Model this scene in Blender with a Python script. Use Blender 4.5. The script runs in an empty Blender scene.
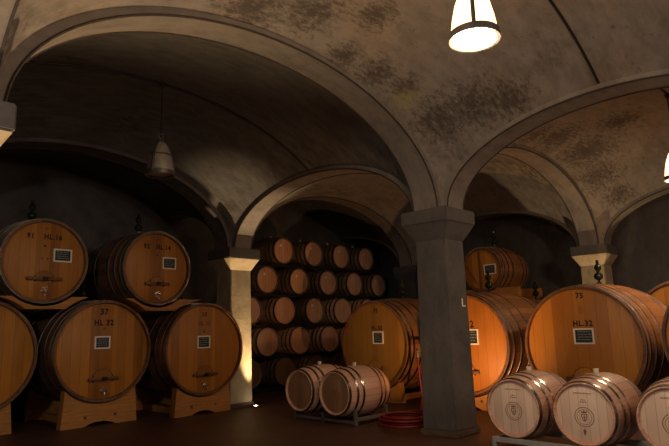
import bpy, bmesh, math, random
from math import pi, sin, cos, sqrt, radians
from mathutils import Vector, Matrix
random.seed(7)
C = bpy.context.scene.collection
EYE = 1.3

# ------------------------------------------------------------------ materials
def new_mat(name):
    m = bpy.data.materials.new(name); m.use_nodes = True
    nt = m.node_tree
    b = nt.nodes['Principled BSDF']
    return m, nt, b
def N(nt, t, **kw):
    n = nt.nodes.new(t)
    for k, v in kw.items(): setattr(n, k, v)
    return n
def setin(n, **kw):
    for k, v in kw.items(): n.inputs[k.replace('_', ' ')].default_value = v
def ramp(nt, src, stops):
    r = N(nt, 'ShaderNodeValToRGB')
    els = r.color_ramp.elements
    while len(els) > 1: els.remove(els[-1])
    els[0].position = stops[0][0]; els[0].color = (*stops[0][1], 1)
    for p, c in stops[1:]:
        e = els.new(p); e.color = (*c, 1)
    nt.links.new(src, r.inputs[0]); return r.outputs[0]
def mth(nt, op, a, b=None, c=None):
    n = N(nt, 'ShaderNodeMath', operation=op)
    for i, v in enumerate((a, b, c)):
        if v is None: continue
        if isinstance(v, (int, float)): n.inputs[i].default_value = v
        else: nt.links.new(v, n.inputs[i])
    return n.outputs[0]
def mix(nt, fac, a, b, mode='MIX'):
    n = N(nt, 'ShaderNodeMix', data_type='RGBA', blend_type=mode)
    for s, v in ((0, fac), (6, a), (7, b)):
        if isinstance(v, (int, float)): n.inputs[s].default_value = v
        elif isinstance(v, tuple): n.inputs[s].default_value = (*v, 1)
        else: nt.links.new(v, n.inputs[s])
    return n.outputs[2]
def noise(nt, vec, scale, detail=4, rough=.6):
    n = N(nt, 'ShaderNodeTexNoise'); setin(n, Scale=scale, Detail=detail, Roughness=rough)
    if vec is not None: nt.links.new(vec, n.inputs['Vector'])
    return n.outputs['Fac']
def mapping(nt, scale=(1, 1, 1), loc=(0, 0, 0)):
    t = N(nt, 'ShaderNodeTexCoord'); m = N(nt, 'ShaderNodeMapping')
    m.inputs['Scale'].default_value = scale; m.inputs['Location'].default_value = loc
    nt.links.new(t.outputs['Object'], m.inputs[0]); return m.outputs[0]
def bump(nt, bsdf, h, strength, dist=.02):
    b = N(nt, 'ShaderNodeBump'); setin(b, Strength=strength, Distance=dist)
    nt.links.new(h, b.inputs['Height']); nt.links.new(b.outputs[0], bsdf.inputs['Normal'])

def head_wood(name, c1, c2, width, centre=None, rough=.5):
    """vertical planks on the head of a cask (local y across, z up)"""
    m, nt, b = new_mat(name)
    t = N(nt, 'ShaderNodeTexCoord'); s = N(nt, 'ShaderNodeSeparateXYZ'); nt.links.new(t.outputs['Object'], s.inputs[0])
    oi = N(nt, 'ShaderNodeObjectInfo')
    yy = mth(nt, 'ADD', mth(nt, 'MULTIPLY', s.outputs['Y'], 1 / width), 20.5)
    idx = mth(nt, 'FLOOR', yy)
    w = N(nt, 'ShaderNodeTexWhiteNoise', noise_dimensions='2D')
    cx = N(nt, 'ShaderNodeCombineXYZ'); nt.links.new(idx, cx.inputs[0]); nt.links.new(oi.outputs['Random'], cx.inputs[1])
    nt.links.new(cx.outputs[0], w.inputs['Vector'])
    g = noise(nt, mapping(nt, (1, 38, 1.3)), 2.2, 5, .65)
    f = mth(nt, 'ADD', mth(nt, 'MULTIPLY', w.outputs['Value'], .45), mth(nt, 'MULTIPLY', g, .55))
    col = ramp(nt, f, [(.2, c2), (.8, c1)])
    fr = mth(nt, 'FRACT', yy)
    ed = mth(nt, 'LESS_THAN', mth(nt, 'MINIMUM', fr, mth(nt, 'SUBTRACT', 1, fr)), .0022 / width)
    col = mix(nt, mth(nt, 'MULTIPLY', ed, .6), col, tuple(x * .25 for x in c2))
    st = noise(nt, mapping(nt, (1, 3, 1)), 1.6, 3, .6)
    col = mix(nt, mth(nt, 'MULTIPLY', mth(nt, 'SUBTRACT', st, .35), .55), col, tuple(x * .45 for x in c2))
    if centre:
        mk = mth(nt, 'LESS_THAN', mth(nt, 'ABSOLUTE', s.outputs['Y']), centre)
        col = mix(nt, mth(nt, 'MULTIPLY', mk, .38), col, tuple(x * .5 for x in c2))
    nt.links.new(col, b.inputs['Base Color']); setin(b, Roughness=rough)
    bump(nt, b, f, .15, .004)
    return m
def stave_wood(name, c1, c2, n, rough=.45):
    """staves run along local x, counted round the axis"""
    m, nt, b = new_mat(name)
    t = N(nt, 'ShaderNodeTexCoord'); s = N(nt, 'ShaderNodeSeparateXYZ'); nt.links.new(t.outputs['Object'], s.inputs[0])
    oi = N(nt, 'ShaderNodeObjectInfo')
    a = mth(nt, 'ARCTAN2', s.outputs['Y'], s.outputs['Z'])
    aa = mth(nt, 'MULTIPLY', mth(nt, 'ADD', a, pi), n / (2 * pi))
    w = N(nt, 'ShaderNodeTexWhiteNoise', noise_dimensions='2D')
    cx = N(nt, 'ShaderNodeCombineXYZ'); nt.links.new(mth(nt, 'FLOOR', aa), cx.inputs[0]); nt.links.new(oi.outputs['Random'], cx.inputs[1])
    nt.links.new(cx.outputs[0], w.inputs['Vector'])
    g = noise(nt, mapping(nt, (1.2, 14, 14)), 2.5, 5, .65)
    f = mth(nt, 'ADD', mth(nt, 'MULTIPLY', w.outputs['Value'], .5), mth(nt, 'MULTIPLY', g, .5))
    col = ramp(nt, f, [(.2, c2), (.8, c1)])
    fr = mth(nt, 'FRACT', aa)
    ed = mth(nt, 'LESS_THAN', mth(nt, 'MINIMUM', fr, mth(nt, 'SUBTRACT', 1, fr)), .03)
    col = mix(nt, mth(nt, 'MULTIPLY', ed, .6), col, tuple(x * .25 for x in c2))
    nt.links.new(col, b.inputs['Base Color']); setin(b, Roughness=rough)
    bump(nt, b, f, .15, .004)
    return m
def plain(name, col, rough=.5, metal=0, var=.25, scale=8, bmp=.1):
    m, nt, b = new_mat(name)
    f = noise(nt, mapping(nt), scale, 4, .6)
    c = ramp(nt, f, [(.25, tuple(x * (1 - var) for x in col)), (.75, tuple(min(1, x * (1 + var)) for x in col))])
    nt.links.new(c, b.inputs['Base Color']); setin(b, Roughness=rough, Metallic=metal)
    if bmp: bump(nt, b, f, bmp, .004)
    return m
def board_wood(name, c1, c2):
    m, nt, b = new_mat(name)
    f = noise(nt, mapping(nt, (1.6, 22, 26)), 1.5, 5, .65)
    k = noise(nt, mapping(nt, (2, 2, 3)), 2, 3)
    c = mix(nt, mth(nt, 'MULTIPLY', k, .5), ramp(nt, f, [(.3, c2), (.7, c1)]), tuple(x * .4 for x in c2))
    nt.links.new(c, b.inputs['Base Color']); setin(b, Roughness=.6); bump(nt, b, f, .2, .004)
    return m
def emit(name, col, strength):
    m, nt, b = new_mat(name)
    setin(b, Base_Color=(*col, 1), Roughness=.4)
    b.inputs['Emission Color'].default_value = (*col, 1); b.inputs['Emission Strength'].default_value = strength
    return m

DAMP = [(4.15, 3.76, 4.1, .22), (4.61, 3.70, 4.0, .28), (4.95, 3.60, 3.9, .22), (5.54, 3.55, 3.65, .40), (5.60, 3.15, 3.75, .40), (5.80, 2.80, 3.75, .35), (4.0, 3.2, 4.26, .25), (2.9, 3.7, 4.1, .45), (3.45, 3.5, 4.2, .35),
        (8.3, 3.6, 4.13, .45), (8.9, 3.5, 4.2, .55), (9.8, 3.4, 4.15, .6), (10.6, 3.5, 3.85, .5), (11.2, 3.4, 3.6, .35), (9.3, 2.7, 4.35, .4), (7.6, 3.5, 4.0, .3), (3.2, 1.0, 4.3, .5), (1.8, .4, 3.9, .5)]
def damp_mask(nt):
    """irregular damp patches at fixed places on the vaults"""
    t = N(nt, 'ShaderNodeTexCoord'); acc = None
    for x, y, z, q in DAMP:
        d = N(nt, 'ShaderNodeVectorMath', operation='DISTANCE'); nt.links.new(t.outputs['Object'], d.inputs[0]); d.inputs[1].default_value = (x, y, z)
        v = mth(nt, 'MAXIMUM', mth(nt, 'SUBTRACT', 1, mth(nt, 'DIVIDE', d.outputs['Value'], q * 1.5)), 0)
        acc = v if acc is None else mth(nt, 'MAXIMUM', acc, v)
    return acc
def plaster(name, base, dark, ochre, stain_lo, stain_hi, damp=False):
    m, nt, b = new_mat(name)
    mp = mapping(nt)
    big = noise(nt, mp, .55, 6, .62)
    brush = noise(nt, mapping(nt, (1.4, 4.5, 3)), 2.0, 6, .7)
    fine = noise(nt, mp, 16, 5, .7)
    c = mix(nt, mth(nt, 'MULTIPLY', fine, .5), base, tuple(x * .62 for x in base))
    oc = noise(nt, mapping(nt, loc=(3, 7, 1)), .8, 3, .5)
    c = mix(nt, ramp(nt, oc, [(.48, (0, 0, 0)), (.68, (.7, .7, .7))]), c, ochre)
    mk = mth(nt, 'MULTIPLY', ramp(nt, big, [(stain_lo, (.05, .05, .05)), (stain_hi, (1, 1, 1))]), ramp(nt, brush, [(.42, (0, 0, 0)), (.6, (1, 1, 1))]))
    c = mix(nt, mth(nt, 'MULTIPLY', mk, .9), c, dark)
    med = noise(nt, mapping(nt, (1, 2.2, 1), (5, 5, 5)), 3.2, 6, .7)
    c = mix(nt, ramp(nt, med, [(.42, (0, 0, 0)), (.66, (.6, .6, .6))]), c, tuple(x * .45 for x in base))
    sp = noise(nt, mapping(nt, loc=(9, 2, 4)), 7, 6, .75)
    c = mix(nt, ramp(nt, sp, [(.58, (0, 0, 0)), (.68, (.6, .6, .6))]), c, dark)
    if damp:
        sn = noise(nt, mapping(nt, (6, 13, 9), (1, 2, 3)), 1.7, 8, .8)
        k = mth(nt, 'ADD', mth(nt, 'MULTIPLY', damp_mask(nt), .30), mth(nt, 'SUBTRACT', sn, .5))
        c = mix(nt, ramp(nt, k, [(.10, (0, 0, 0)), (.27, (.85, .85, .85))]), c, dark)
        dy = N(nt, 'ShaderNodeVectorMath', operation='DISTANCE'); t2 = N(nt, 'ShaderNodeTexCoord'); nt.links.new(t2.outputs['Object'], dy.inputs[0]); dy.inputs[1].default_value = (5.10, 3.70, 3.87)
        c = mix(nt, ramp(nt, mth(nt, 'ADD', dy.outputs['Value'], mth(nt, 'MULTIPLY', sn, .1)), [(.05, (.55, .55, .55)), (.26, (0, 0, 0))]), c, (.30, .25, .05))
    nt.links.new(c, b.inputs['Base Color']); setin(b, Roughness=.9)
    bump(nt, b, mth(nt, 'ADD', fine, brush), .25, .02)
    return m

M = {}
M['head'] = head_wood('cask head oak', (.60, .245, .032), (.29, .10, .012), .135, .13)
M['head_plain'] = head_wood('cask head oak even', (.64, .26, .032), (.35, .12, .013), .15)
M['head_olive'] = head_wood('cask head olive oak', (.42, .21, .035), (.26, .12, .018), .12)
M['stave'] = stave_wood('cask stave oak', (.36, .15, .05), (.18, .07, .022), 44)
M['stave_dark'] = stave_wood('cask stave dark', (.19, .09, .045), (.09, .045, .024), 44, .4)
M['chime'] = stave_wood('cask chime', (.22, .09, .03), (.11, .045, .016), 44, .5)
M['bhead'] = head_wood('barrel head pale oak', (.84, .67, .56), (.70, .52, .42), .085)
M['bhead_red'] = head_wood('barrel head tan oak', (.93, .52, .32), (.72, .36, .21), .085)
M['bhead_brown'] = head_wood('barrel head brown oak', (.34, .18, .10), (.20, .10, .05), .085)
M['bstave'] = stave_wood('barrel stave pale oak', (.70, .42, .30), (.52, .30, .21), 26)
M['bstave_dark'] = stave_wood('barrel stave aged', (.30, .20, .14), (.17, .11, .075), 26, .6)
M['hoop'] = plain('galvanised hoop', (.62, .60, .57), .27, 1, .15, 14)
M['hoop_dark'] = plain('blackened hoop', (.26, .25, .24), .36, .95, .3, 14)
M['hoop_mid'] = plain('worn hoop', (.34, .32, .31), .26, 1, .2, 14)
M['steel'] = plain('dull steel', (.22, .21, .20), .45, .7, .2, 20)
M['steel_pale'] = plain('grey painted steel', (.34, .34, .34), .5, .2, .15, 20)
M['chrome'] = plain('bright metal', (.75, .72, .66), .2, 1, .05, 20, 0)
M['iron'] = plain('dark iron', (.035, .03, .028), .5, .5, .3, 20)
M['board'] = board_wood('cradle wood', (.66, .30, .075), (.38, .155, .035))
M['slate'] = plain('slate chalkboard', (.018, .024, .028), .6, 0, .3, 20)
M['white'] = plain('white frame paint', (.85, .80, .72), .6, 0, .05, 20, 0)
M['chalk'] = plain('chalk', (.33, .36, .38), .9, 0, .1, 20, 0)
M['ink'] = plain('branding ink', (.02, .008, .005), .8, 0, .2, 20, 0)
M['brand'] = plain('burnt brand', (.20, .10, .06), .8, 0, .2, 20, 0)
M['redink'] = plain('faded red ink', (.28, .05, .025), .8, 0, .2, 20, 0)
M['silicone'] = plain('silicone bung', (.72, .66, .58), .45, 0, .05, 20, 0)
M['dglass'] = plain('dark green glass', (.012, .022, .018), .08, 0, .2, 20, 0)
M['hose'] = plain('red hose', (.17, .008, .006), .5, 0, .15, 20, 0)
M['joint'] = plain('dark arch joint', (.045, .033, .028), .9, 0, .3, 20, 0)
M['faint'] = plain('faint brand', (.34, .145, .035), .8, 0, .2, 20, 0)
M['paper'] = plain('paper tag', (.95, .82, .70), .7, 0, .05, 20, 0)
M['wine'] = plain('wine stain', (.28, .09, .08), .7, 0, .2, 40, 0)
M['pillar'] = plaster('rendered stone', (.115, .104, .10), (.08, .068, .06), (.17, .145, .125), .5, .7)
M['pillar_pale'] = plaster('limewashed stone', (.50, .41, .27), (.30, .24, .16), (.48, .38, .24), .55, .75)
M['plinth'] = plain('brown stone plinth', (.10, .062, .042), .7, 0, .35, 9)
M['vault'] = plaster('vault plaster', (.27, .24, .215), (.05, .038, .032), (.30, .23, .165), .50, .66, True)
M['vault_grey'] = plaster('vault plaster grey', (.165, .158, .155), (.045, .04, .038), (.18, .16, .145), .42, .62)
M['rib'] = plaster('arch plaster', (.235, .21, .19), (.10, .085, .075), (.27, .22, .17), .55, .75)
M['wall'] = plaster('wall plaster', (.11, .104, .105), (.06, .056, .056), (.12, .11, .105), .5, .7)
M['lampglow'] = emit('lamp disc lit', (1, .80, .55), 40)
M['bellglow'] = emit('lamp bell lit', (1, .55, .24), 3.6)
M['bell_off'] = plain('ribbed glass bell', (.70, .69, .67), .35, .5, .2, 20, 0)
M['uplight'] = emit('uplight lens', (1, .85, .6), 30)

def floor_mat():
    m, nt, b = new_mat('terracotta tiles')
    mp = mapping(nt)
    br = N(nt, 'ShaderNodeTexBrick'); nt.links.new(mp, br.inputs['Vector'])
    br.offset = .5
    setin(br, Scale=1, Mortar_Size=.006)
    br.inputs['Brick Width'].default_value = .34; br.inputs['Row Height'].default_value = .17
    br.inputs['Color1'].default_value = (.105, .042, .022, 1); br.inputs['Color2'].default_value = (.072, .028, .015, 1)
    br.inputs['Mortar'].default_value = (.04, .019, .012, 1)
    n = noise(nt, mp, 1.5, 5); c = mix(nt, mth(nt, 'MULTIPLY', n, .6), br.outputs['Color'], (.04, .016, .01))
    nt.links.new(c, b.inputs['Base Color']); setin(b, Roughness=.55)
    bump(nt, b, br.outputs['Fac'], -.3, .004)
    return m
M['floor'] = floor_mat()

# ------------------------------------------------------------------ helpers
def obj(name, bm, mat, parent=None, smooth=True, angle=35):
    me = bpy.data.meshes.new(name)
    bmesh.ops.recalc_face_normals(bm, faces=bm.faces)
    bm.to_mesh(me); bm.free()
    me.materials.append(M[mat])
    if smooth:
        for p in me.polygons: p.use_smooth = True
        me.set_sharp_from_angle(angle=radians(angle))
    o = bpy.data.objects.new(name, me); C.objects.link(o)
    if parent is not None: o.parent = parent
    return o
def tag(o, label, cat, group=None):
    o['label'] = label; o['category'] = cat
    if group: o['group'] = group
    return o
def thing(name, label, cat, loc=(0, 0, 0), rz=0, group=None):
    o = bpy.data.objects.new(name, None); C.objects.link(o)
    o.empty_display_size = .1
    o.location = loc; o.rotation_euler = (0, 0, rz)
    return tag(o, label, cat, group)
def struct(name, bm, mat, smooth=True):
    o = obj(name, bm, mat, None, smooth); o['kind'] = 'structure'; return o
def kids(o): return [c for c in C.objects if c.parent == o]
def dup(root, loc, rz, label, group=None, swap=None):
    r = root.copy(); C.objects.link(r); r.location = loc; r.rotation_euler = (0, 0, rz); r['label'] = label
    if group: r['group'] = group
    for ch in kids(root):
        c = ch.copy(); C.objects.link(c); c.parent = r
        for g in kids(ch):
            d = g.copy(); C.objects.link(d); d.parent = c
    return r
def box(bm, x0, x1, y0, y1, z0, z1, bev=0):
    r = bmesh.ops.create_cube(bm, size=1)
    bmesh.ops.scale(bm, vec=(x1 - x0, y1 - y0, z1 - z0), verts=r['verts'])
    bmesh.ops.translate(bm, vec=((x0 + x1) / 2, (y0 + y1) / 2, (z0 + z1) / 2), verts=r['verts'])
    if bev:
        es = list({e for v in r['verts'] for e in v.link_edges})
        bmesh.ops.bevel(bm, geom=es, offset=bev, segments=2, affect='EDGES', profile=.5)
    return bm
def B(*a, **k):
    return box(bmesh.new(), *a, **k)
def lathe(bm, prof, seg=64, axis='x', c=(0, 0, 0), close=False):
    """prof: (along, radius); closed=True joins last ring to first"""
    rings = []
    for a, r in prof:
        if r < 1e-6:
            p = {'x': (a, 0, 0), 'z': (0, 0, a)}[axis]
            rings.append([bm.verts.new(Vector(p) + Vector(c))]); continue
        ring = []
        for i in range(seg):
            t = 2 * pi * i / seg
            p = (a, r * cos(t), r * sin(t)) if axis == 'x' else (r * cos(t), r * sin(t), a)
            ring.append(bm.verts.new(Vector(p) + Vector(c)))
        rings.append(ring)
    pairs = list(zip(rings[:-1], rings[1:]))
    if close: pairs.append((rings[-1], rings[0]))
    for A, Bq in pairs:
        for i in range(seg):
            j = (i + 1) % seg
            if len(A) == 1 and len(Bq) == 1: continue
            if len(A) == 1: bm.faces.new((A[0], Bq[i], Bq[j]))
            elif len(Bq) == 1: bm.faces.new((A[i], A[j], Bq[0]))
            else: bm.faces.new((A[i], A[j], Bq[j], Bq[i]))
    return bm
def tube(bm, pts, r, seg=10, cap=True):
    pts = [Vector(p) for p in pts]
    rings = []
    prev = None
    for i, p in enumerate(pts):
        d = (pts[min(i + 1, len(pts) - 1)] - pts[max(i - 1, 0)]).normalized()
        if prev is None:
            a = Vector((0, 0, 1)) if abs(d.z) < .9 else Vector((1, 0, 0))
            u = d.cross(a).normalized()
        else:
            u = (prev - d * prev.dot(d)).normalized()
        prev = u; v = d.cross(u)
        rings.append([bm.verts.new(p + (u * cos(2 * pi * k / seg) + v * sin(2 * pi * k / seg)) * r) for k in range(seg)])
    for A, Bq in zip(rings[:-1], rings[1:]):
        for i in range(seg):
            j = (i + 1) % seg; bm.faces.new((A[i], A[j], Bq[j], Bq[i]))
    if cap: bm.faces.new(rings[0][::-1]); bm.faces.new(rings[-1])
    return bm
def prism(bm, poly, lo, hi, axis):
    """poly of (a,b): axis x -> (y,z); axis y -> (x,z)"""
    f = (lambda a, b, t: (t, a, b)) if axis == 'x' else (lambda a, b, t: (a, t, b))
    A = [bm.verts.new(f(a, b, lo)) for a, b in poly]; Z = [bm.verts.new(f(a, b, hi)) for a, b in poly]
    n = len(poly)
    for i in range(n):
        j = (i + 1) % n; bm.faces.new((A[i], A[j], Z[j], Z[i]))
    fa = bm.faces.new(A[::-1]); fb = bm.faces.new(Z)
    bmesh.ops.triangulate(bm, faces=[fa, fb])
    return bm
def text_mesh(s, size, bold=0.0):
    cu = bpy.data.curves.new('lettering', 'FONT'); cu.body = s; cu.size = size; cu.align_x = 'CENTER'; cu.align_y = 'CENTER'
    cu.extrude = .0012; cu.offset = size * .038; cu.space_character = 1.18; cu.resolution_u = 3
    o = bpy.data.objects.new('lettering', cu); C.objects.link(o)
    dg = bpy.context.evaluated_depsgraph_get(); dg.update()
    me = bpy.data.meshes.new_from_object(o.evaluated_get(dg))
    bpy.data.objects.remove(o); bpy.data.curves.remove(cu)
    return me
# text/marks lie on a head: local x = text right -> -y of cask, text up -> +z, facing -x
TXT = Matrix(((0, 0, -1, 0), (-1, 0, 0, 0), (0, 1, 0, 0), (0, 0, 0, 1)))
def head_text(s, size, y, z, x, mat, parent, name='stencil_number', bold=.0065):
    me = text_mesh(s, size, bold)
    me.transform(Matrix.Translation((x, y, z)) @ TXT @ Matrix.Scale(.9, 4, (1, 0, 0)))
    me.materials.append(M[mat])
    o = bpy.data.objects.new(name, me); C.objects.link(o); o.parent = parent
    return o

# ------------------------------------------------------------------ casks and barrels
def bulge(x, L, r0, r1):
    t = (x / L) * 2 - 1
    return r1 - (r1 - r0) * t * t
def make_shell(root, L, R, Rb, hoops, seg, m_stave, m_head, m_hoop, m_chime, recess, th, hw):
    body = bmesh.new()
    n = 18
    prof = [(recess + .002, R - th - .02), (recess, R - th)]
    prof += [(0.002, R - th + .004), (0, R - th + .008), (0, R - .006), (.004, R)]
    prof += [(L * i / n, bulge(L * i / n, L, R, Rb)) for i in range(1, n)]
    prof += [(L - .004, R), (L, R - .006), (L, R - th + .006), (L - recess, R - th), (L - recess, 0)]
    lathe(body, prof, seg)
    obj('staves', body, m_stave, root)
    lathe_h = bmesh.new()
    lathe(lathe_h, [(recess, 0), (recess, R - th - .012), (recess + .006, R - th), (recess + .03, R - th)], seg)
    head = obj('head', lathe_h, m_head, root)
    if m_chime:
        obj('chime', lathe(bmesh.new(), [(recess - .004, R - th - .001), (-.002, R - th + .004), (-.002, R - .004), (.012, R + .002), (.012, R - .02), (recess - .004, R - .02)], seg, close=True), m_chime, root)
    for h in hoops:
        x0, x1 = h, h + hw
        pr = []
        for k in range(4):
            x = x0 + (x1 - x0) * k / 3
            pr.append((x, bulge(x, L, R, Rb) + .006))
        pr = [(x0, bulge(x0, L, R, Rb) - .002)] + pr + [(x1, bulge(x1, L, R, Rb) - .002)]
        obj('hoop', lathe(bmesh.new(), pr, seg, close=False), m_hoop, root, angle=50)
    return head
def airlock(root, x, z, k=1.15):
    a = bmesh.new()
    lathe(a, [(-.05, 0), (-.05, .03), (.03, .034), (.035, 0)], 14, 'z', (x, 0, z))
    o = obj('bung', a, 'iron', root)
    g = bmesh.new()
    pr = [(.02, .0), (.02, .012), (.05, .014), (.07, .05), (.10, .058), (.13, .05), (.155, .02), (.17, .022), (.19, .04), (.215, .045), (.24, .038), (.26, .02), (.30, .016), (.31, .02), (.315, 0)]
    lathe(g, [(a * k, q * k) for a, q in pr], 18, 'z', (x, 0, z))
    obj('airlock', g, 'dglass', root)
def plaque(root, y, z, w, h, x):
    p = obj('chalkboard', B(x - .012, x + .004, y - w / 2 + .01, y + w / 2 - .01, z - h / 2 + .01, z + h / 2 - .01), 'slate', root, False)
    p['label'] = 'small slate board with chalk writing'
    f = bmesh.new(); t = .021
    box(f, x - .02, x + .002, y - w / 2, y + w / 2, z + h / 2 - t, z + h / 2)
    box(f, x - .02, x + .002, y - w / 2, y + w / 2, z - h / 2, z - h / 2 + t)
    box(f, x - .02, x + .002, y - w / 2, y - w / 2 + t, z - h / 2 + t, z + h / 2 - t)
    box(f, x - .02, x + .002, y + w / 2 - t, y + w / 2, z - h / 2 + t, z + h / 2 - t)
    obj('frame', f, 'white', p, False)
    c = bmesh.new(); rows = 4
    for r in range(rows):                                     # illegible chalk scribble
        zz = z + h / 2 - .045 - r * (h - .07) / rows
        yy = y + w / 2 - .04 - random.random() * .02
        while yy > y - w / 2 + .05:
            l = random.uniform(.012, .04)
            if yy - l < y - w / 2 + .03: break
            box(c, x - .0135, x - .011, yy - l, yy, zz - .004, zz + .004)
            yy -= l + random.uniform(.006, .014)
    obj('chalk_marks', c, 'chalk', p, False)
def tap(root, y, z, x):
    b = bmesh.new()
    tube(b, [(x + .01, y, z), (x - .10, y, z)], .018, 12)
    tube(b, [(x - .075, y, z), (x - .085, y, z - .02), (x - .088, y, z - .075)], .013, 10)
    lathe(b, [(-.004, 0), (-.004, .032), (.006, .032), (.006, 0)], 16, 'x', (x - .006, y, z))
    t = obj('tap', b, 'chrome', root)
    h = bmesh.new(); tube(h, [(x - .06, y, z), (x - .06, y, z + .045)], .007, 8); box(h, x - .066, x - .054, y - .035, y + .035, z + .042, z + .054, .003)
    obj('tap_handle', h, 'chrome', t)
def manway(root, zc, w, h, x, mat='head', bar=.3):
    """low door in the head closed by a wooden cross bar and an iron screw"""
    poly = [(-w / 2, zc - h / 2), (w / 2, zc - h / 2)] + [(w / 2 * cos(pi * k / 14), zc - h / 2 + h * .35 + h * .65 * sin(pi * k / 14)) for k in range(15)]
    d = obj('manway_door', prism(bmesh.new(), poly, x - .012, x + .004, 'x'), mat, root, False)
    fr = bmesh.new()
    pts = [(x - .013, w / 2 * cos(pi * k / 18) * 1.03, zc - h * .15 + h * .67 * sin(pi * k / 18)) for k in range(19)]
    tube(fr, pts, .006, 6); obj('door_rim', fr, 'chime', d)
    zb = zc - h * .18
    obj('cross_bar', B(x - .055, x - .014, -bar, bar, zb - .024, zb + .024, bev=.008), 'chime', d)
    s = bmesh.new()
    tube(s, [(x - .0, 0, zb), (x - .10, 0, zb)], .012, 10)
    box(s, x - .075, x - .055, -.03, .03, zb - .03, zb + .03, .005)
    for q in (-1, 1):
        tube(s, [(x - .09, 0, zb + .0), (x - .095, q * .055, zb + .01)], .007, 8)
        box(s, x - .018, x - .006, q * w * .52 - .012, q * w * .52 + .012, zb - .045, zb + .05, .003)
    obj('screw_clamp', s, 'iron', d)
def make_cask(label, loc, rz, L, R, Rb, marks, pl, dark, door=True, group=None, air=True, hmat=None, tapz=-.78, even=False, door_z=-.50, barw=.31):
    t = thing('wine_cask', label, 'cask', loc, rz, group)
    rec = .045; th = .038
    hs = [.012, .12, .30, .55]
    hs = [h * L / 1.8 for h in hs]; hw = .045
    hoops = hs + [L - h - hw for h in hs]
    hm = hmat or ('head_plain' if even else 'head')
    make_shell(t, L, R, Rb, hoops, 72, 'stave_dark' if dark else 'stave', hm, 'hoop_dark' if dark else 'hoop', 'chime', rec, th, hw)
    for s, sz, y, z, mm in marks:
        head_text(s, sz, y * R, z * R, rec - .002, mm, t)
    if pl: plaque(t, pl[0] * R, pl[1] * R, pl[2], pl[3], rec)
    if door:
        manway(t, door_z * R, .38 * R, .27 * R, rec, hm, barw * R)
        tap(t, 0, tapz * R, rec)
    if air: airlock(t, L * .5, Rb)
    return t
def make_barrel(label, loc, rz, m_stave, m_head, m_hoop, group=None, L=.95, R=.285, Rb=.345, crest=True, bung=True, hoops=None, tagged=False):
    t = thing('wine_barrel', label, 'barrel', loc, rz, group)
    hw = .034
    hs = hoops or [.006, .13, .235]
    make_shell(t, L, R, Rb, hs + [L - h - hw for h in hs], 40, m_stave, m_head, m_hoop, None, .028, .018, hw)
    x = .028
    if crest:
        c = bmesh.new()
        lathe(c, [(x - .0015, .084), (x - .0015, .091), (x + .001, .091), (x + .001, .084)], 32, 'x', (0, 0, -.03), close=True)
        lathe(c, [(x - .0015, .066), (x - .0015, .070), (x + .001, .070), (x + .001, .066)], 32, 'x', (0, 0, -.03), close=True)
        # shield with a crown above it, inside the ring
        sh = [(-.028, .008), (.028, .008), (.028, -.02), (.018, -.048), (0, -.062), (-.018, -.048), (-.028, -.02)]
        sh2 = [(a * .7, b * .75 - .005) for a, b in sh]
        for k in range(len(sh)):
            j = (k + 1) % len(sh)
            q = [sh[k], sh[j], sh2[j], sh2[k]]
            prism(c, [(a, b - .01) for a, b in q], x - .0015, x + .001, 'x')
        prism(c, [(-.024, .005), (.024, .005), (.028, .03), (.012, .016), (0, .034), (-.012, .016), (-.028, .03)], x - .0015, x + .001, 'x')
        box(c, x - .0015, x + .001, -.004, .004, -.06, -.012); box(c, x - .0015, x + .001, -.016, .016, -.036, -.03)
        obj('crest', c, 'brand', t, False)
        s = bmesh.new()
        for z, hwid, n in ((.185, .085, 11), (.125, .022, 3), (.105, .034, 3)):
            st = 2 * hwid / n
            for k in range(n):
                a = -hwid + st * k
                box(s, x - .0015, x + .001, a + st * .15, a + st * .8, z - .005, z + .005)
        obj('stamped_lettering', s, 'brand', t, False)
    if bung:
        obj('bung', lathe(bmesh.new(), [(-.02, 0), (-.02, .022), (.035, .028), (.04, .024), (.04, 0)], 16, 'z', (L / 2, 0, Rb)), 'silicone', t)
    if tagged:
        obj('paper_tag', B(x - .003, x + .002, .04, .10, .09, .15), 'paper', t, False)
    return t

RL = pi * -.5 * -1      # left row: head faces -Y
# --- left bay
YL = 8.1
K = 'ink'
def two_line(a, b): return [(a, .118, .02, .77, K), (b, .114, .02, .55, K)]
casks_left = [
 make_cask('large oak cask cut off by the left edge, left of cask 37', (2.28, 8.80, 1.04), RL, 1.75, .775, .80, two_line('36', 'HL 32'), (0, .16, .22, .18), True),
 make_cask('large oak cask stencilled 37 HL 32 with a slate board, on the floor cradle', (3.87, 8.45, 1.055), RL, 1.75, .73, .755, two_line('37', 'HL 32') + [('\u25b2', .06, 0, .44, 'brand')], (.04, .16, .235, .185), True),
 make_cask('large oak cask with darker middle board, on the floor next to the pale lit pillar', (5.385, YL, 1.015), RL, 1.75, .728, .755, [('38', .095, .02, .75, 'redink'), ('HL 32', .09, .02, .55, 'redink'), ('\u25b2', .06, .02, .38, 'redink')], (.04, .15, .24, .20), True),
]
make_cask('smaller upper oak cask stencilled 91 HL 16, resting on the saddle beams at far left', (3.02, 8.60, 2.346), RL, 1.4, .598, .645,
          [('91', .10, .35, .58, K), ('HL.16', .10, -.16, .58, K), ('\u2022\u2022', .07, 0, .78, 'redink'), ('A', .06, .02, .36, K), ('\u00b7 \u00b7', .12, 0, .05, K)], (-.40, .15, .26, .19), True, tapz=-.72, door_z=-.38, barw=.40)
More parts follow.
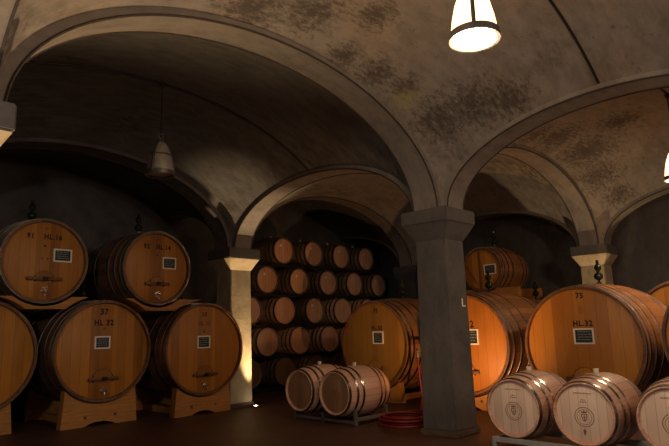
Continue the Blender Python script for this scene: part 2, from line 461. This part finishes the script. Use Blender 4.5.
make_cask('smaller upper oak cask stencilled 92 HL 14, resting on the right saddle beams', (4.58, 8.25, 2.295), RL, 1.4, .575, .62,
          [('92', .10, .32, .58, K), ('HL.14', .10, -.18, .58, K), ('\u2022\u2022', .07, 0, .78, 'redink'), ('A', .05, 0, .36, K)], (-.36, .15, .24, .19), True, tapz=-.72, door_z=-.38, barw=.36)

def cradle(label, cx, front, w, zc, Rb, L, R, axis, group='timber cradles under the casks'):
    """two notched boards under a cask, joined by two rails. axis 'y' : cask runs along +y from `front`"""
    t = thing('cask_cradle', label, 'cradle', (cx, front, 0) if axis == 'y' else (front, cx, 0), 0 if axis == 'y' else -pi / 2, group)
    def board(y0, y1):
        r = min(bulge(y0, L, R, Rb), bulge(y1, L, R, Rb)); rr = max(bulge(y0, L, R, Rb), bulge(y1, L, R, Rb)) + .012
        hw = w / 2; top = .40
        a = math.asin(min(.99, hw * .93 / rr))
        pts = [(-hw, 0), (-hw * .42, 0), (-hw * .30, .03), (-hw * .12, .055), (hw * .12, .055), (hw * .30, .03), (hw * .42, 0), (hw, 0)]
        ztop = zc - rr * cos(a)
        pts += [(hw * .93, ztop)]
        for k in range(1, 24):
            aa = a - 2 * a * k / 24
            pts.append((rr * sin(aa), zc - rr * cos(aa)))
        pts += [(-hw * .93, ztop)]
        bm = prism(bmesh.new(), pts, y0, y1, 'y')
        return bm
    s = -1 if axis == 'x' else 1
    for k, (y0, y1) in enumerate(((.06, .20), (L - .32, L - .18))):
        b = obj('support_board', board(y0, y1), 'board', t, False)
        if k == 0:
            bo = bmesh.new()
            for q in (-.22, .22):
                for ang in (0, 1):
                    d = Vector((.022, 0, .022)) if ang else Vector((.022, 0, -.022))
                    p = Vector((q, y0 - .003, .13))
                    tube(bo, [p - d, p + d], .006, 6)
            obj('bolt_mark', bo, 'iron', b)
    for q in (-.27, .27):
        obj('runner', B(q - .05, q + .05, .20, L - .32, .0, .10, bev=.008), 'board', t, False)
    return t
cradle('timber cradle under the cask cut off by the left edge', 2.28, 8.80, 1.05, 1.04, .80, 1.75, .775, 'y')
cradle('timber cradle with crossed bolt marks under cask 37', 3.87, 8.45, 1.12, 1.055, .755, 1.75, .73, 'y')
cradle('timber cradle under the floor cask beside the pale lit pillar', 5.385, YL, 1.04, 1.015, .755, 1.75, .728, 'y')
def saddle(label, cx, zc, R, Rb, L, lows, y0, y1, z0, z1, axis='y', base=YL, low=(1.75, .745, .80)):
    t0 = y0 - base; t1 = y1 - base
    rr = max(bulge(t0, L, R, Rb), bulge(t1, L, R, Rb)) + .012
    lr = max(bulge(t0, *low), bulge(t1, *low)) + .014
    (lx, lz), (rx, rz) = lows
    def xl(z): return lx + sqrt(max(0, lr * lr - (z - lz) ** 2))
    def xr(z): return rx - sqrt(max(0, lr * lr - (z - rz) ** 2))
    n = 8; pts = []
    for k in range(n + 1):
        z = z1 + (z0 - z1) * k / n; pts.append((xl(z), z))
    for k in range(n + 1):
        z = z0 + (z1 - z0) * k / n; pts.append((xr(z), z))
    a = math.acos(min(.999, (zc - z1) / rr))
    for k in range(0, 25):
        aa = a - 2 * a * k / 24
        pts.append((cx + rr * sin(aa), zc - rr * cos(aa)))
    o = obj('saddle_beam', prism(bmesh.new(), pts, y0, y1, axis), 'board', None, False)
    return tag(o, label, 'beam', 'saddle beams under the upper casks')
lows1 = ((2.28, 1.04), (3.87, 1.055)); lows2 = ((3.87, 1.055), (5.385, 1.015))
for a, b, w in ((8.62, 8.92, 'front'), (9.70, 9.84, 'rear')):
    saddle(w + (' saddle beam holding cask 91 between two lower casks' if w == 'front' else ' saddle beam in the dark below cask 91'), 3.02, 2.346, .598, .645, 1.4, lows1, a, b, 1.665, 1.84, 'y', 8.60, (1.75, .79, .80))
for a, b, w in ((8.27, 8.58, 'front'), (9.35, 9.49, 'rear')):
    saddle(w + (' saddle beam holding cask 92 between two lower casks' if w == 'front' else ' saddle beam in the dark below cask 92'), 4.58, 2.295, .575, .62, 1.4, lows2, a, b, 1.63, 1.81, 'y', 8.25, (1.75, .765, .765))

# --- right row
XR = 8.0
make_cask('large oak cask stencilled 75 HL 32, behind the pale barrels at right', (XR, 3.12, .97), 0, 1.85, .80, .855,
          [('75', .105, -.03, .83, K), ('6', .14, -.03, .59, 'faint'), ('HL.32', .105, -.04, .36, K)], (-.045, .15, .27, .21), False, even=True)
make_cask('large oak cask lit orange, half hidden behind the right side of the main pillar', (XR, 4.94, .98), 0, 1.85, .765, .84, [('74', .14, 0, .80, K), ('HL.32', .14, 0, .40, K)], (-.16, .15, .26, .24), False, even=True)
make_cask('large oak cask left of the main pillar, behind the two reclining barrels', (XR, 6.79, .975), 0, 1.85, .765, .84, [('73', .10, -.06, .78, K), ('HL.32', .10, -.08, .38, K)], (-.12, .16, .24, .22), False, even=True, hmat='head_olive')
make_cask('oak cask mostly cut off by the right edge, beside cask 75', (XR, 1.36, 1.04), 0, 1.85, .765, .84, [('76', .14, 0, .80, K), ('HL.32', .14, 0, .40, K)], (0, .1, .26, .22), False, even=True)
for y, z, lab in ((3.12, .97, 'timber cradle hidden under cask 75'), (4.94, .98, 'timber cradle glowing orange beside the foot of the main pillar'), (6.79, .975, 'timber cradle behind the two reclining barrels'), (1.36, 1.04, 'timber cradle at the right edge, beside the one under cask 75')):
    cradle(lab, y, XR, 1.05, z, .855 if y == 3.12 else .84, 1.85, .80 if y == 3.12 else .765, 'x')
# --- back row on the right
XB = 10.35
for y, z, lab, cl in ((2.42, 1.22, 'dark oak cask in the back row, over the shoulder of cask 75 at right edge', 'timber cradle in the back row behind cask 75'),
                      (5.17, 1.02, 'dark oak cask in the back row, seen between cask 75 and its left neighbour', 'timber cradle in the dark behind the orange lit cask'),
                      (6.63, 1.02, 'dark oak cask in the back row behind the main pillar', 'timber cradle in the back row behind the main pillar')):
    make_cask(lab, (XB, y, z), 0, 1.7, .67, .72, [('80', .12, 0, .80, K), ('HL.24', .12, 0, .62, K)], None, False, even=True, door=False)
    cradle(cl, y, XB, 1.0, z, .72, 1.7, .67, 'x')
tc = make_cask('small upper oak cask with a slate board, high right of the main pillar', (XB + .05, 5.90, 2.37), 0, 1.25, .44, .49, [], (-.40, -.02, .26, .20), False, even=True, door=False)
obj('head_brace', B(.02, .04, .02, .07, -.41, .41), 'chime', tc, False)
obj('dipstick', tube(bmesh.new(), [(.03, .36, .12), (.01, .12, -.28)], .014, 8), 'chime', tc)
lows3 = ((5.17, 1.02), (6.63, 1.02))
for a, b, lab in ((XB + .10, XB + .22, 'front saddle beam under the small upper cask'), (XB + 1.05, XB + 1.17, 'rear saddle beam under the small upper cask')):
    saddle(lab, 5.90, 2.37, .44, .49, 1.25, lows3, a, b, 1.50, 1.98, 'x', XB, (1.7, .67, .72))

# --- stacked barrels behind the pale pillar
YS = 9.6
rows = [(4, 8.38, 3.005, 'top row'), (5, 7.91, 2.345, 'second row from the top'), (5, 7.45, 1.69, 'third row from the top'), (5, 7.90, 1.035, 'fourth row from the top'), (5, 7.45, .40, 'bottom row on the floor')]
ordn = ['first', 'second', 'third', 'fourth', 'fifth', 'sixth']
protos = {}
pitch = .93
for ri, (n, x0, z, rn) in enumerate(rows):
    for k in range(n):
        light = (ri == 2 and k in (1, 3, 4)) or (ri == 3)
        kind = 'pale' if light else ('dark' if ri < 4 else 'brown')
        lab = '%s barrel from the left in the %s of the barrel stack' % (ordn[k].capitalize(), rn)
        x = x0 + pitch * k
        if kind not in protos:
            protos[kind] = make_barrel(lab, (x, YS, z), RL, 'bstave' if kind == 'pale' else 'bstave_dark', 'bhead_brown' if kind == 'brown' else 'bhead_red', 'hoop_dark', 'stacked barrels behind the pale pillar', crest=False, bung=True, tagged=(kind == 'dark'), R=.29, Rb=.345)
        else:
            dup(protos[kind], (x, YS, z), RL, lab, 'stacked barrels behind the pale pillar')
for ri, (n, x0, z, rn) in enumerate(rows):
    t = thing('barrel_rack', 'thin dark steel rails carrying the %s of the barrel stack' % rn, 'rack', (0, 0, 0), 0, 'steel rails between the stacked rows')
    nz = z - .296
    lo = 0 if ri == 4 else rows[ri + 1][2] + .303
    xa, xb = x0 - .35, x0 + pitch * (n - 1) + .35
    for y in (YS + .05, YS + .85):
        obj('rail', B(xa, xb, y, y + .05, lo, nz), 'iron', t, False)

# --- two reclining barrels in the middle
def rack(label, x, y0, y1, z, mat, group=None, legs=3, h=.06, foot=True):
    """steel barrel frame: two rails along y, cross tubes and curved rests"""
    t = thing('barrel_stand', label, 'stand', (x, (y0 + y1) / 2, 0), 0, group)
    a, b = y0 - (y0 + y1) / 2, y1 - (y0 + y1) / 2
    for q in (.16, .74):
        obj('rail', B(q, q + .045, a, b, z - h, z, bev=.004), mat, t, False)
        for k in range(legs):
            yy = a + (b - a - .045) * k / (legs - 1)
            obj('leg', B(q, q + .045, yy, yy + .045, 0, z - h + (.10 if foot else 0), bev=.004), mat, t, False)
    for yy in (a, b - .045):
        obj('cross_tube', B(.205, .74, yy, yy + .045, z - h, z - h + .045, bev=.004), mat, t, False)
    return t
fr = [(5.15, 'right one of two, nearer the main pillar'), (5.84, 'left one of two, partly behind its neighbour')]
fb = make_barrel('Pink-brown barrel on a low stand, ' + fr[0][1], (5.80, 5.66, .415), 0, 'bstave', 'bhead_brown', 'hoop_mid', 'two barrels lying on a low stand', crest=True, L=.88, R=.285, Rb=.345)
dup(fb, (5.80, 6.37, .415), 0, 'Pink-brown barrel on a low stand, ' + fr[1][1])
t = thing('barrel_stand', 'low steel stand with short legs under the two reclining barrels', 'stand', (0, 0, 0), 0)
for y in (5.36, 5.97, 6.55):
    obj('rail', B(5.93, 6.55, y, y + .04, .055, .10, bev=.004), 'steel', t, False)
    for x in (5.90, 6.54):
        obj('leg', B(x, x + .045, y, y + .045, 0, .21 if y != 5.97 else .12, bev=.004), 'steel', t, False)
for x in (5.90, 6.54):
    obj('cross_tube', B(x, x + .04, 5.40, 6.55, .02, .058, bev=.004), 'steel', t, False)

# --- pale barrels at lower right
pb = make_barrel('Pale oak barrel nearest the main pillar, leftmost of the row with round crests', (5.62, 2.95, .44), 0, 'bstave', 'bhead', 'hoop', 'pale crested barrels at lower right', L=.88)
b2 = dup(pb, (5.62, 2.24, .44), 0, 'Pale crested oak barrel with a small wine stain, in front of cask 75')
w = bmesh.new(); prism(w, [(.006, -.135), (.022, -.15), (.018, -.18), (.006, -.20), (-.004, -.17), (-.006, -.15)], .0265, .029, 'x')
obj('wine_stain', w, 'wine', b2, False)
dup(pb, (5.62, 1.49, .44), 0, 'Pale oak barrel cut off by the right edge of the picture')
rack('grey steel rack along the floor under the pale crested barrels', 5.45, 1.0, 3.20, .145, 'steel_pale', legs=4, h=.05, foot=False)

# red hose: coil on the floor and a length hanging from a valve on the cask
h = bmesh.new(); pts = []
for k in range(0, 145):
    a = 2 * pi * k / 36
    lay = k / 36
    r = .37 - .025 * (lay % 2)
    pts.append((6.33 + r * cos(a), 4.83 + r * sin(a), .02 + .033 * lay))
pts += [(6.85, 4.98, .10), (7.1, 5.15, .03), (7.5, 5.45, .05), (7.72, 5.58, .2), (7.76, 5.64, .5), (7.76, 5.66, .80)]
tube(h, pts, .017, 8)
tag(obj('hose', h, 'hose'), 'red hose coiled on the floor left of the main pillar', 'hose')
v = bmesh.new(); tube(v, [(7.76, 5.66, .79), (7.76, 5.66, .90)], .024, 12); tube(v, [(7.76, 5.66, .88), (8.00, 5.66, .88)], .02, 12)
tube(v, [(7.72, 5.60, .90), (7.80, 5.72, .92)], .012, 8)
tag(obj('hose_valve', v, 'chrome'), 'bright metal hose valve between two casks, left of the main pillar', 'valve')

# ------------------------------------------------------------------ pillars
XS = [-4.61, .79, 6.19, 11.59, 16.99]; YSn = [-4.70, -.31, 4.08, 8.47, 12.86]
Z0 = EYE + 1.42
def make_pillar(label, x, y, mat, capmat):
    t = thing('pillar', label, 'pillar', (x, y, 0), 0, 'square pillars carrying the vaults')
    def fr(bm, z0, z1, a, b):
        A = [bm.verts.new((sx * a, sy * a, z0)) for sx, sy in ((-1, -1), (1, -1), (1, 1), (-1, 1))]
        D = [bm.verts.new((sx * b, sy * b, z1)) for sx, sy in ((-1, -1), (1, -1), (1, 1), (-1, 1))]
        for i in range(4):
            j = (i + 1) % 4; bm.faces.new((A[i], A[j], D[j], D[i]))
        bm.faces.new(A[::-1]); bm.faces.new(D)
        bmesh.ops.bevel(bm, geom=[e for e in bm.edges], offset=.012, segments=2, affect='EDGES')
        return bm
    obj('shaft', fr(bmesh.new(), .07, 2.36, .235, .215), mat, t, angle=30)
    obj('plinth', fr(bmesh.new(), 0, .075, .262, .262), 'plinth', t, angle=30)
    cap = bmesh.new()
    fr(cap, 2.33, 2.545, .215, .335); 
    obj('capital', cap, capmat, t, angle=30)
    obj('abacus', fr(bmesh.new(), 2.54, Z0, .34, .34), 'pillar' if mat == 'pillar_pale' else mat, t, angle=30)
    return t
P0 = make_pillar('Grey square pillar standing in front in the middle, with a white L mark', 6.19, 4.08, 'pillar', 'pillar')
make_pillar('Pale limewashed pillar lit from its foot, beside the barrel stack', 6.19, 8.47, 'pillar_pale', 'pillar_pale')
make_pillar('Pale pillar rising behind cask 75', 11.59, 4.08, 'pillar_pale', 'pillar_pale')
make_pillar('Pillar at the far left edge, only its capital in view', .75, 4.08, 'pillar', 'pillar_pale')
make_pillar('Pillar against the far corner, hidden behind the main pillar', 11.59, 8.47, 'wall', 'wall')
# small white L painted on the right visible face (-y side) of the main pillar
lm = bmesh.new(); box(lm, 0, .075, -.003, .002, 0, .016); box(lm, 0, .018, -.003, .002, .016, .10)
lm.transform(Matrix.Translation((.08, -.2255, 1.51)))
me_o = obj('painted_mark', lm, 'white', P0, False); me_o['label'] = 'small white L shaped mark'

# ------------------------------------------------------------------ vaults
RBW = .18                       # half width of an arch
HX, HY = 2.70 - RBW, 2.195 - RBW
CX, CY = 1.37, 1.00             # rise of vault boundary over the x arches / y arches
CC = CX * CX + CY * CY
def vz(u, v):
    s = CC - (CX * u / HX) ** 2 - (CY * v / HY) ** 2
    return Z0 + sqrt(max(0, s))
WX, WY = 12.3, 10.7             # right wall, left wall planes
def bay(xc, yc, name):
    bm = bmesh.new(); n = 40
    xs = [-HX - .03 + (2 * HX + .06) * i / n for i in range(n + 1)]
    ys = [-HY - .03 + (2 * HY + .06) * i / n for i in range(n + 1)]
    xs = [x for x in xs if xc + x < WX + .08]; ys = [y for y in ys if yc + y < WY + .08]
    g = [[bm.verts.new((xc + x, yc + y, vz(x, y))) for y in ys] for x in xs]
    for i in range(len(xs) - 1):
        for j in range(len(ys) - 1):
            bm.faces.new((g[i][j], g[i][j + 1], g[i + 1][j + 1], g[i + 1][j]))
    # give the shell thickness upwards
    r = bmesh.ops.extrude_face_region(bm, geom=bm.faces[:])
    for v in r['geom']:
        if isinstance(v, bmesh.types.BMVert): v.co.z += .25
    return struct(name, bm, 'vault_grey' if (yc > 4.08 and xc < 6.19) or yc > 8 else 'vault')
k = 0
for i in range(len(XS) - 1):
    for j in range(len(YSn) - 1):
        xc, yc = (XS[i] + XS[i + 1]) / 2, (YSn[j] + YSn[j + 1]) / 2
        bay(xc, yc, 'ceiling'); k += 1
tn = 0
def arch(kind, fixed, c, half):
    """one arch band between two pillars"""
    global tn
    ai = half - .27; ri = 1.31 if kind == 'x' else .94
    ho = HX if kind == 'x' else HY; ro = CX if kind == 'x' else CY
    bm = bmesh.new(); n = 48; inn = []; out = []
    for q in range(n + 1):
        t = pi * q / n
        inn.append((c - ai * cos(t), Z0 + ri * sin(t)))
        out.append((c - (ho + .12) * cos(t), Z0 + (ro + .12) * sin(t)))
    lim = WX + .05 if kind == 'x' else WY + .05
    A = []
    rings = []
    for (a, b), (d, e) in zip(inn, out):
        row = []
        for (p, z) in ((a, b), (d, e)):
            for s in (-RBW, RBW):
                pp = min(p, lim)
                row.append(bm.verts.new((pp, fixed + s, z) if kind == 'x' else (fixed + s, pp, z)))
        rings.append(row)
    for r0, r1 in zip(rings[:-1], rings[1:]):
        for (p, q) in ((0, 1), (1, 3), (3, 2), (2, 0)):
            bm.faces.new((r0[p], r0[q], r1[q], r1[p]))
    bm.faces.new((rings[0][0], rings[0][1], rings[0][3], rings[0][2])); bm.faces.new((rings[-1][0], rings[-1][2], rings[-1][3], rings[-1][1]))
    bmesh.ops.remove_doubles(bm, verts=bm.verts, dist=.0005)
    tn += 1
    o = struct('trim_%d' % tn, bm, 'vault_grey' if kind == 'x' and fixed > 8 and c < 6 else 'rib')  # arches over the left casks: their dimmer light put into a darker grey
    for s_ in (-RBW, RBW):                                    # dark joint along each lower edge of the arch
        pts = [(min(p, lim), fixed + s_, z) if kind == 'x' else (fixed + s_, min(p, lim), z) for p, z in inn]
        obj('edge_joint', tube(bmesh.new(), pts, .011, 6), 'joint', o)
for i in range(len(XS) - 1):
    for y in YSn[:-1]:
        arch('x', y, (XS[i] + XS[i + 1]) / 2, 2.70)
for j in range(len(YSn) - 1):
    for x in XS[:-1]:
        arch('y', x, (YSn[j] + YSn[j + 1]) / 2, 2.195)

# ------------------------------------------------------------------ shell
X0, Y0 = -4.4, -4.5
struct('floor', B(X0 - .2, WX + .3, Y0 - .2, WY + .3, -.1, 0), 'floor', False)
struct('wall_left', B(X0 - .2, WX + .3, WY, WY + .3, 0, 4.9), 'wall', False)
struct('wall_right', B(WX, WX + .3, Y0 - .2, WY, 0, 4.9), 'wall', False)
struct('wall_front', B(X0 - .2, WX, Y0 - .3, Y0, 0, 4.9), 'wall', False)
struct('wall_back', B(X0 - .3, X0, Y0, WY, 0, 4.9), 'wall', False)

# conduits along the crowns
def conduit(xc, yc, x0, x1, label):
    pts = [(x0 + (x1 - x0) * q / 40, yc, 0) for q in range(41)]
    pts = [(x, y, vz(x - xc, 0) - .012) for x, y, z in pts]
    tag(obj('conduit', tube(bmesh.new(), pts, .014, 8), 'iron'), label, 'conduit', 'conduits along the vault crowns')
conduit(3.49, 6.28, .99, 5.99, 'thin dark conduit on the grey left vault above the unlit lamp')
conduit(3.49, 1.885, .99, 5.99, 'thin dark conduit on the near vault running to the big lit lamp')
conduit(8.89, 1.885, 6.39, 11.39, 'thin dark conduit on the right vault above the lamp at the right edge')

# ------------------------------------------------------------------ lamps
def lamp(label, x, y, zrim, ztop, on, group='bell shaped pendant lamps'):
    t = thing('pendant_lamp', label, 'lamp', (x, y, zrim), 0, group)
    R = .162
    prof = [(.0, R), (.05, R * .985), (.14, R * .90), (.24, R * .76), (.33, R * .55), (.38, R * .36), (.40, R * .22)]
    inner = [(a, r - .006) for a, r in prof[::-1]]
    obj('bell', lathe(bmesh.new(), prof + inner, 40, 'z', close=True), 'bellglow' if on else 'bell_off', t)
    obj('rim', lathe(bmesh.new(), [(-.03, R - .010), (-.03, R + .016), (.024, R + .014), (.024, R + .0)], 40, 'z', close=True), 'steel', t)
    if not on:
        obj('band', lathe(bmesh.new(), [(.215, R * .80), (.215, R * .83), (.235, R * .80), (.235, R * .77)], 40, 'z', close=True), 'chrome', t)
    st = bmesh.new()
    for q in range(3):
        a = 2 * pi * q / 3 + 3.66
        pts = [((r + .006) * cos(a), (r + .006) * sin(a), z) for z, r in prof]
        tube(st, pts, .017 if q == 0 else .009, 6)
    obj('strap', st, 'steel', t)
    lathe_b = lathe(bmesh.new(), [(.004, 0), (.004, R * .93), (.012, R * .93), (.012, 0)], 36, 'z')
    obj('diffuser', lathe_b, 'lampglow' if on else 'bell_off', t)
    obj('cap', lathe(bmesh.new(), [(.38, 0), (.38, .045), (.44, .035), (.45, 0)], 20, 'z'), 'steel', t)
    rg = bmesh.new(); tube(rg, [(.035 * cos(2 * pi * q / 20), 0, .48 + .035 * sin(2 * pi * q / 20)) for q in range(21)], .007, 6, False)
    obj('ring', rg, 'steel', t)
    obj('rod', tube(bmesh.new(), [(0, 0, .51), (0, 0, ztop - zrim)], .008, 8), 'iron', t)
    obj('ceiling_hook', lathe(bmesh.new(), [(ztop - zrim - .05, 0), (ztop - zrim - .05, .03), (ztop - zrim, .035), (ztop - zrim, 0)], 16, 'z'), 'iron', t)
    return t
crown = vz(0, 0)
lamp('Large lit bell lamp glowing white at the top of the picture', 3.42, 1.86, EYE + 1.99, crown, True)
lamp('Unlit grey bell lamp hanging in the dark left vault', 3.47, 6.28, EYE + 1.925, crown, False)
lamp('Lit bell lamp cut off by the right edge', 8.84, 1.89, EYE + 1.90, crown, True)

def light(kind, name, loc, energy, col, size=.1, rot=None, spot=None, blend=.5):
    l = bpy.data.lights.new(name, kind); l.energy = energy; l.color = col
    if kind in ('POINT', 'SPOT'): l.shadow_soft_size = size
    if spot: l.spot_size = radians(spot); l.spot_blend = blend
    o = bpy.data.objects.new(name, l); C.objects.link(o); o.location = loc
    if rot: o.rotation_euler = rot
    return o
def aim(o, tgt):
    d = Vector(tgt) - o.location; o.rotation_euler = d.to_track_quat('-Z', 'Y').to_euler()
WARM = (1, .66, .40)
for nm, x, y, z, e in (('lamp_light_near', 3.42, 1.885, EYE + 1.94, 110), ('lamp_light_right', 8.84, 1.89, EYE + 1.88, 112), ('fill_light_behind', 3.49, -2.5, EYE + 1.95, 90), ('fill_light_west', -1.9, 1.9, EYE + 1.95, 165)):
    light('POINT', nm, (x, y, z), e, WARM if 'near' in nm or 'right' in nm else (1, .86, .70), .15)  # behind and west: unseen fill lights, added without a lamp to carry them
def uplight(label, x, y, tgt, e, spot=70, col=(1, .68, .36)):
    t = thing('floor_uplight', label, 'spotlight', (x, y, 0), 0, 'floor uplights at the pillar feet')
    obj('housing', lathe(bmesh.new(), [(0, 0), (0, .05), (.022, .05), (.026, .036), (.02, .036), (.02, 0)], 24, 'z'), 'steel', t)
    obj('lens', lathe(bmesh.new(), [(.0205, 0), (.0205, .034), (.023, .034), (.023, 0)], 24, 'z'), 'uplight', t)
    l = light('SPOT', 'uplight_beam', (x, y, .04), e, col, .03, None, spot, 1); aim(l, tgt)
uplight('small bright floor spotlight at the foot of the pale pillar', 6.37, 8.07, (6.27, 8.16, 2.6), 420, 44)
uplight('floor spotlight behind the main pillar, throwing orange light on the cask', 6.62, 4.25, (7.4, 4.75, 1.0), 170, 120, (1, .5, .2))
uplight('floor spotlight hidden behind cask 75 at the foot of the pale pillar', 11.15, 4.1, (11.35, 4.08, 2.7), 140, 80)
uplight('floor spotlight at the foot of the pillar at the far left edge', 1.25, 3.95, (1.75, 3.3, 2.9), 380, 84)

# world: a trace of ambient light
w = bpy.data.worlds.new('cellar'); bpy.context.scene.world = w; w.use_nodes = True
w.node_tree.nodes['Background'].inputs[0].default_value = (.5, .5, .55, 1); w.node_tree.nodes['Background'].inputs[1].default_value = .02

# ------------------------------------------------------------------ camera
f, pitch, roll, yaw = 574.62, radians(10.284), radians(-1.572), radians(43.76)
F0 = Vector((cos(yaw), sin(yaw), 0)); R0 = Vector((sin(yaw), -cos(yaw), 0)); U0 = Vector((0, 0, 1))
F = F0 * cos(pitch) + U0 * sin(pitch); U = U0 * cos(pitch) - F0 * sin(pitch)
R = R0 * cos(roll) + U * sin(roll); U2 = U * cos(roll) - R0 * sin(roll)
cam = bpy.data.cameras.new('camera'); co = bpy.data.objects.new('camera', cam); C.objects.link(co)
cam.sensor_width = 36; cam.lens = f / 669 * 36; cam.clip_start = .05
m = Matrix((R, U2, -F)).transposed().to_4x4(); m.translation = (0, 0, EYE)
co.matrix_world = m
bpy.context.scene.camera = co
vs = bpy.context.scene.view_settings
vs.view_transform = 'Standard'; vs.look = 'None'; vs.gamma = 1; vs.exposure = .35; vs.use_curve_mapping = False
